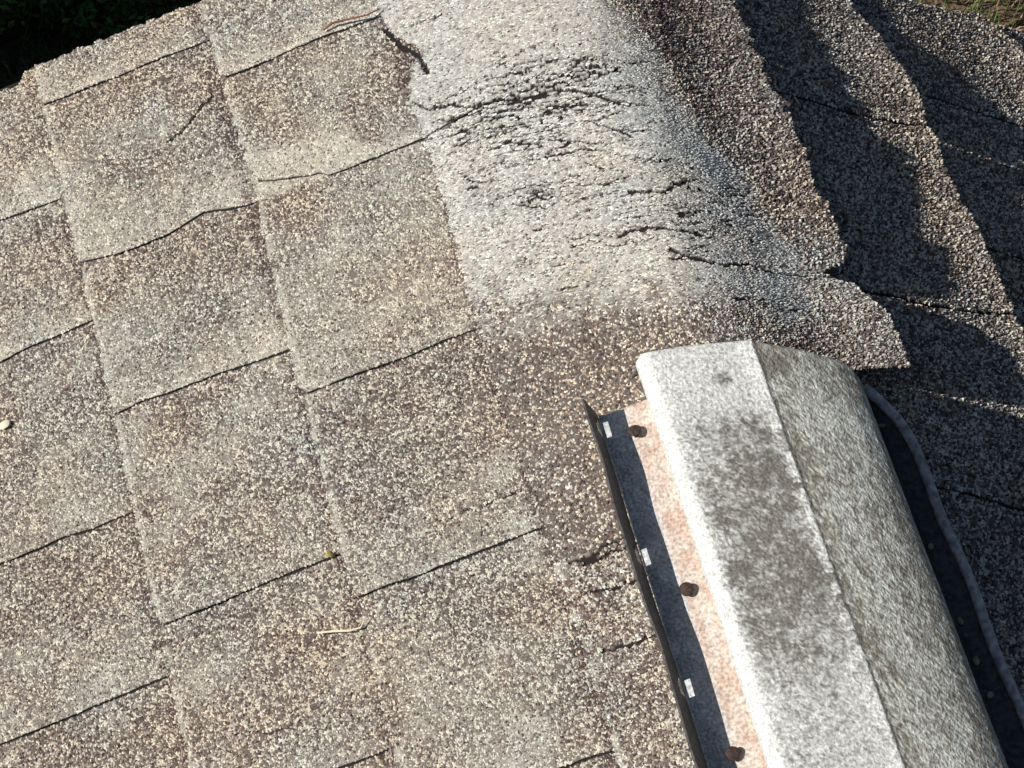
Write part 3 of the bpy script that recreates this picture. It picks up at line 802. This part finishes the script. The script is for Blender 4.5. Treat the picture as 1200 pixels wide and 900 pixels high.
# ------------------------------------------------------------------ loose bits on the roof
def chip(q, y, h, size, colr, name, label, cat, seed, grp=None, flat=.6):
    r = np.random.default_rng(seed)
    import bmesh
    bm = bmesh.new(); bmesh.ops.create_icosphere(bm, subdivisions=2, radius=1)
    for v in bm.verts:
        k = 0.8 + .35 * vn(v.co.x * 1.7 + seed, v.co.y * 1.7 + v.co.z, 9)
        v.co = Vector((v.co.x * size[0] * k, v.co.y * size[1] * k, v.co.z * size[2] * k)) * 1e-3
    me = bpy.data.meshes.new(name); bm.to_mesh(me); bm.free()
    at = me.color_attributes.new('col', 'FLOAT_COLOR', 'POINT')
    for d in at.data: d.color = (*colr, 1)
    o = obj(name, me, M_LEAF); o.location = P(q, y, h).tolist(); o.rotation_euler = (0, TH if q > 0 else -TH, r.random() * 3)
    o['label'] = label; o['category'] = cat
    if grp: o['group'] = grp
    return o
def strand(pts, rad, colr, name, label, cat):
    K = 6; c = np.array([P(*p) for p in pts]); V = []; F = []
    t = np.gradient(c, axis=0); t /= np.linalg.norm(t, axis=1)[:, None]
    for i in range(len(c)):
        e1 = np.cross(t[i], [0, 0, 1]); e1 /= np.linalg.norm(e1); e2 = np.cross(e1, t[i])
        rr = rad[i] * 1e-3
        for k in range(K):
            a = 2 * math.pi * k / K; V.append(tuple(c[i] + (e1 * math.cos(a) + e2 * math.sin(a)) * rr))
    for i in range(len(c) - 1):
        for k in range(K):
            k2 = (k + 1) % K; F.append((i * K + k, i * K + k2, (i + 1) * K + k2, (i + 1) * K + k))
    F += [tuple(range(K - 1, -1, -1)), tuple((len(c) - 1) * K + k for k in range(K))]
    me = bpy.data.meshes.new(name); me.from_pydata(V, [], F)
    at = me.color_attributes.new('col', 'FLOAT_COLOR', 'POINT')
    for d in at.data: d.color = (*colr, 1)
    o = obj(name, me, M_LEAF); o['label'] = label; o['category'] = cat
    return o

strand([(-368, -58, 7.0), (-355, -62, 8.5), (-343, -66, 8.0), (-334, -67, 8.6), (-330, -63, 9.5)], [.7, .9, .9, .8, .5], (.62, .55, .40), 'dry_pine_needle', 'pale dry bent pine needle lying on the left slope shingles', 'pine needle')
strand([(-232, 464, 5.5), (-222, 465, 8.5), (-205, 462, 8.5), (-192, 459, 9.0), (-180, 462, 6.5)], [.8, 1.1, .9, .8, .5], (.17, .075, .045), 'rusty_twig', 'reddish brown twig lying in the slot below the gable edge', 'twig')
chip(-577, 213, 6.5, (5.5, 3.6, 1.8), (.66, .60, .46), 'pebble', 'pale flat pebble chip on the shingles at the left picture edge', 'pebble', 3)
chip(-343, 0, 6.5, (4.2, 2.8, 1.2), (.55, .42, .14), 'leaf_fragment', 'small yellow leaf fragment at the upper end of a slot', 'leaf', 4)
chip(-492, -300, 6.5, (3.2, 2.2, 1.2), (.6, .5, .3), 'seed_husk', 'tiny cream seed husk low on the left slope', 'seed', 6)
for i, (s, y, sz, lab) in enumerate(((130, 0, 5.0, 'grey grit lump in the shaded gutter of the vent, nearest its end'), (136, -9, 6.0, 'largest grit lump in the shaded gutter of the vent'),
        (137, -118, 4.2, 'pale green grit lump halfway along the shaded gutter'), (136, -182, 4.0, 'yellowish seed in the shaded gutter above the round one'), (136, -194, 3.2, 'small brown seed among the gutter grit'), (136, -215, 4.8, 'round yellow seed in the shaded gutter'),
        (136, -243, 4.6, 'lowest pale grit lump in the shaded gutter'))):
    chip(s, y, 9.0, (sz * 1.1, sz * .6, sz * .5), [(.26, .26, .22), (.32, .33, .28), (.28, .31, .22), (.30, .27, .15), (.2, .15, .1), (.42, .37, .19), (.25, .24, .2)][i], 'grit_lump', lab, 'grit', 30 + i, 'bits of grit caught beside the vent cap')


# ------------------------------------------------------------------ ground and plants far below
def ground():
    n = 80; g = np.linspace(-1, 1, n); g = np.sign(g) * np.abs(g) ** 3 * 150
    X, Y = np.meshgrid(g + 1.5, g + 3.5, indexing='ij')
    Z = (fbm(X * 1.2, Y * 1.2, 301) - .5) * 0.05
    V = np.stack([X.ravel(), Y.ravel(), Z.ravel()], 1)
    m = bpy.data.materials.new('dry_lawn_soil'); m.use_nodes = True; t = m.node_tree; b = t.nodes['Principled BSDF']
    gm = t.nodes.new('ShaderNodeNewGeometry')
    a = t.nodes.new('ShaderNodeTexNoise'); a.inputs['Scale'].default_value = 3.0; a.inputs['Detail'].default_value = 6
    c = t.nodes.new('ShaderNodeValToRGB')
    c.color_ramp.elements[0].position = .35; c.color_ramp.elements[0].color = (.05, .07, .025, 1)
    c.color_ramp.elements[1].position = .6; c.color_ramp.elements[1].color = (.17, .12, .075, 1)
    e = c.color_ramp.elements.new(.48); e.color = (.09, .06, .038, 1)
    d = t.nodes.new('ShaderNodeTexNoise'); d.inputs['Scale'].default_value = 55; d.inputs['Detail'].default_value = 4
    mr = t.nodes.new('ShaderNodeMapRange'); mr.inputs['From Min'].default_value = .3; mr.inputs['From Max'].default_value = .7
    mr.inputs['To Min'].default_value = .45; mr.inputs['To Max'].default_value = 1.5
    vm = t.nodes.new('ShaderNodeVectorMath'); vm.operation = 'SCALE'
    t.links.new(gm.outputs['Position'], a.inputs['Vector']); t.links.new(gm.outputs['Position'], d.inputs['Vector'])
    t.links.new(a.outputs[0], c.inputs[0]); t.links.new(d.outputs[0], mr.inputs[0])
    t.links.new(c.outputs[0], vm.inputs[0]); t.links.new(mr.outputs[0], vm.inputs['Scale'])
    t.links.new(vm.outputs[0], b.inputs['Base Color']); b.inputs['Roughness'].default_value = .95
    bp = t.nodes.new('ShaderNodeBump'); bp.inputs['Strength'].default_value = .8; bp.inputs['Distance'].default_value = .02
    t.links.new(d.outputs[0], bp.inputs['Height']); t.links.new(bp.outputs[0], b.inputs['Normal'])
    obj('ground', mesh_np('ground', V, [grid_faces(n, n)], None, True), m, None, kind='structure')
ground()
def blades(n, x0, x1, y0, y1, hmin, hmax, wd, cols, r, dens=None):
    x = r.uniform(x0, x1, n); y = r.uniform(y0, y1, n)
    if dens is not None:
        k = r.random(n) < dens(x, y); x, y = x[k], y[k]; n = len(x)
    a = r.random(n) * 6.283; h = r.uniform(hmin, hmax, n); ln = r.uniform(.2, 1.3, n) * h; b = r.random(n) * 6.283
    dx, dy = np.cos(a) * wd, np.sin(a) * wd
    lx, ly = np.cos(b) * ln, np.sin(b) * ln
    z = np.full(n, -.01)
    v = np.stack([np.stack([x - dx, y - dy, z], 1), np.stack([x + dx, y + dy, z], 1),
                  np.stack([x + dx * .7 + lx * .4, y + dy * .7 + ly * .4, h * .65], 1), np.stack([x - dx * .7 + lx * .4, y - dy * .7 + ly * .4, h * .65], 1),
                  np.stack([x + lx, y + ly, h], 1)], 1).reshape(-1, 3)
    i = np.arange(n)[:, None] * 5
    F4 = np.concatenate([i, i + 1, i + 2, i + 3], 1); F3 = np.concatenate([i + 3, i + 2, i + 4], 1)
    c = cols[r.integers(0, len(cols), n)] * (.6 + .8 * r.random(n))[:, None]
    return v, [F4, F3], np.repeat(c, 5, 0)
rg = np.random.default_rng(5)
v, f, c = blades(26000, 2.2, 5.2, 2.6, 5.2, .02, .07, .003,
                 np.array([[.24, .17, .10], [.13, .09, .05], [.09, .15, .04], [.06, .12, .025], [.32, .25, .15], [.09, .06, .035]]), rg,
                 lambda x, y: .15 + .85 * sst(.42, .6, fbm(x * 6, y * 6, 311)))
obj('dry_grass', mesh_np('dry_grass', v, f, c), M_LEAF, None, kind='stuff')
def on_ground(name, x, y, z, size, colr, label, cat, seed):
    o = chip(0, 0, 0, size, colr, name, label, cat, seed); o.location = (x, y, z); return o
on_ground('dandelion_flower', 3.417, 3.845, .05, (9, 9, 6), (.8, .72, .10), 'yellow flower head in the grass beyond the right gable edge', 'flower', 51)
on_ground('pale_stone', 3.742, 3.646, .02, (16, 11, 8), (.55, .45, .30), 'tan stone in the grass by the right picture edge', 'stone', 52)
on_ground('dead_leaf', 3.60, 3.72, .04, (13, 8, 3), (.34, .20, .10), 'brown fallen leaf on the soil beyond the right gable edge', 'leaf', 53)
# leafy cover / shrubs in the shade
def shrub(name, label, cx, cy, rx, ry, h, n, ls, cols, seed, group=None, zmin=0.0, cat='shrub'):
    r = np.random.default_rng(seed)
    root = empty(name, label, cat, (cx, cy, 0))
    if group: root['group'] = group
    # leaves on several lobes of uneven size
    L = 9; lc = np.stack([r.uniform(-.6, .6, L) * rx, r.uniform(-.6, .6, L) * ry, r.uniform(.25, .72, L) * h], 1); lr = r.uniform(.28, .5, L)
    k = r.integers(0, L, n); d = r.normal(size=(n, 3)); d /= np.linalg.norm(d, axis=1)[:, None]
    rad = (0.55 + .45 * r.random(n) ** .5)[:, None]
    p = lc[k] + d * rad * lr[k][:, None] * np.array([rx, ry, h * .62])
    p[:, 2] = np.abs(p[:, 2]) + zmin
    a = r.normal(size=(n, 3)); a /= np.linalg.norm(a, axis=1)[:, None]; b = np.cross(a, d + .4 * r.normal(size=(n, 3))); b /= np.linalg.norm(b, axis=1)[:, None]
    s = (ls * (.6 + .8 * r.random(n)))[:, None]
    v = np.stack([p - a * s, p + b * s * .45, p + a * s, p - b * s * .45], 1).reshape(-1, 3)
    i = np.arange(n)[:, None] * 4
    c = cols[r.integers(0, len(cols), n)] * (.55 + .9 * r.random(n))[:, None]
    obj('foliage', mesh_np('foliage', v, [np.concatenate([i, i + 1, i + 2, i + 3], 1)], np.repeat(c, 4, 0)), M_LEAF, root)
    # stems
    V = []; F = []
    for j in range(L):
        o = len(V); e = lc[j]
        for t in (0, .5, 1):
            q = np.array([e[0] * t * .9, e[1] * t * .9, e[2] * t]); w_ = .012 * (h + .5) * (1 - .7 * t)
            for kk in range(5):
                an = kk * 1.2566; V.append((q[0] + w_ * math.cos(an), q[1] + w_ * math.sin(an), q[2]))
        for t in range(2):
            for kk in range(5):
                k2 = (kk + 1) % 5; F.append((o + t * 5 + kk, o + t * 5 + k2, o + t * 5 + 5 + k2, o + t * 5 + 5 + kk))
    me = bpy.data.meshes.new('stem'); me.from_pydata(V, [], F)
    obj('stem', me, M_BARK, root)
    return root
M_BARK = flat_mat('bark', (.05, .035, .025), (.13, .10, .07), 40)
GREEN = np.array([[.035, .085, .030], [.05, .12, .035], [.025, .055, .025], [.08, .15, .04], [.08, .055, .035]])
shrub('evergreen_shrub', 'dark green leafy shrub in deep shade below the gable, top left corner', .45, 4.35, .95, .75, .55, 26000, .016, GREEN, 21)
v, f, c = blades(30000, -1.2, 2.2, 2.2, 5.6, .03, .10, .004, GREEN * 1.1, rg)
obj('shaded_grass', mesh_np('shaded_grass', v, f, c), M_LEAF, None, kind='stuff')
# unseen evergreens added at the left to shade that corner of the garden
for i, (x, y, h) in enumerate(((-1.25, 3.0, 1.95), (-1.35, 4.2, 2.05), (-1.25, 5.4, 2.0))):
    shrub('added_hedge_shrub', ['unseen tall hedge shrub added for shade nearest the gable wall', 'unseen tall hedge shrub added for shade in the middle of the row', 'unseen tall hedge shrub added for shade farthest from the gable wall'][i],
          x, y, .75, 1.0, h, 9000, .05, GREEN * 1.2, 40 + i, group='unseen hedge added to shade the garden')
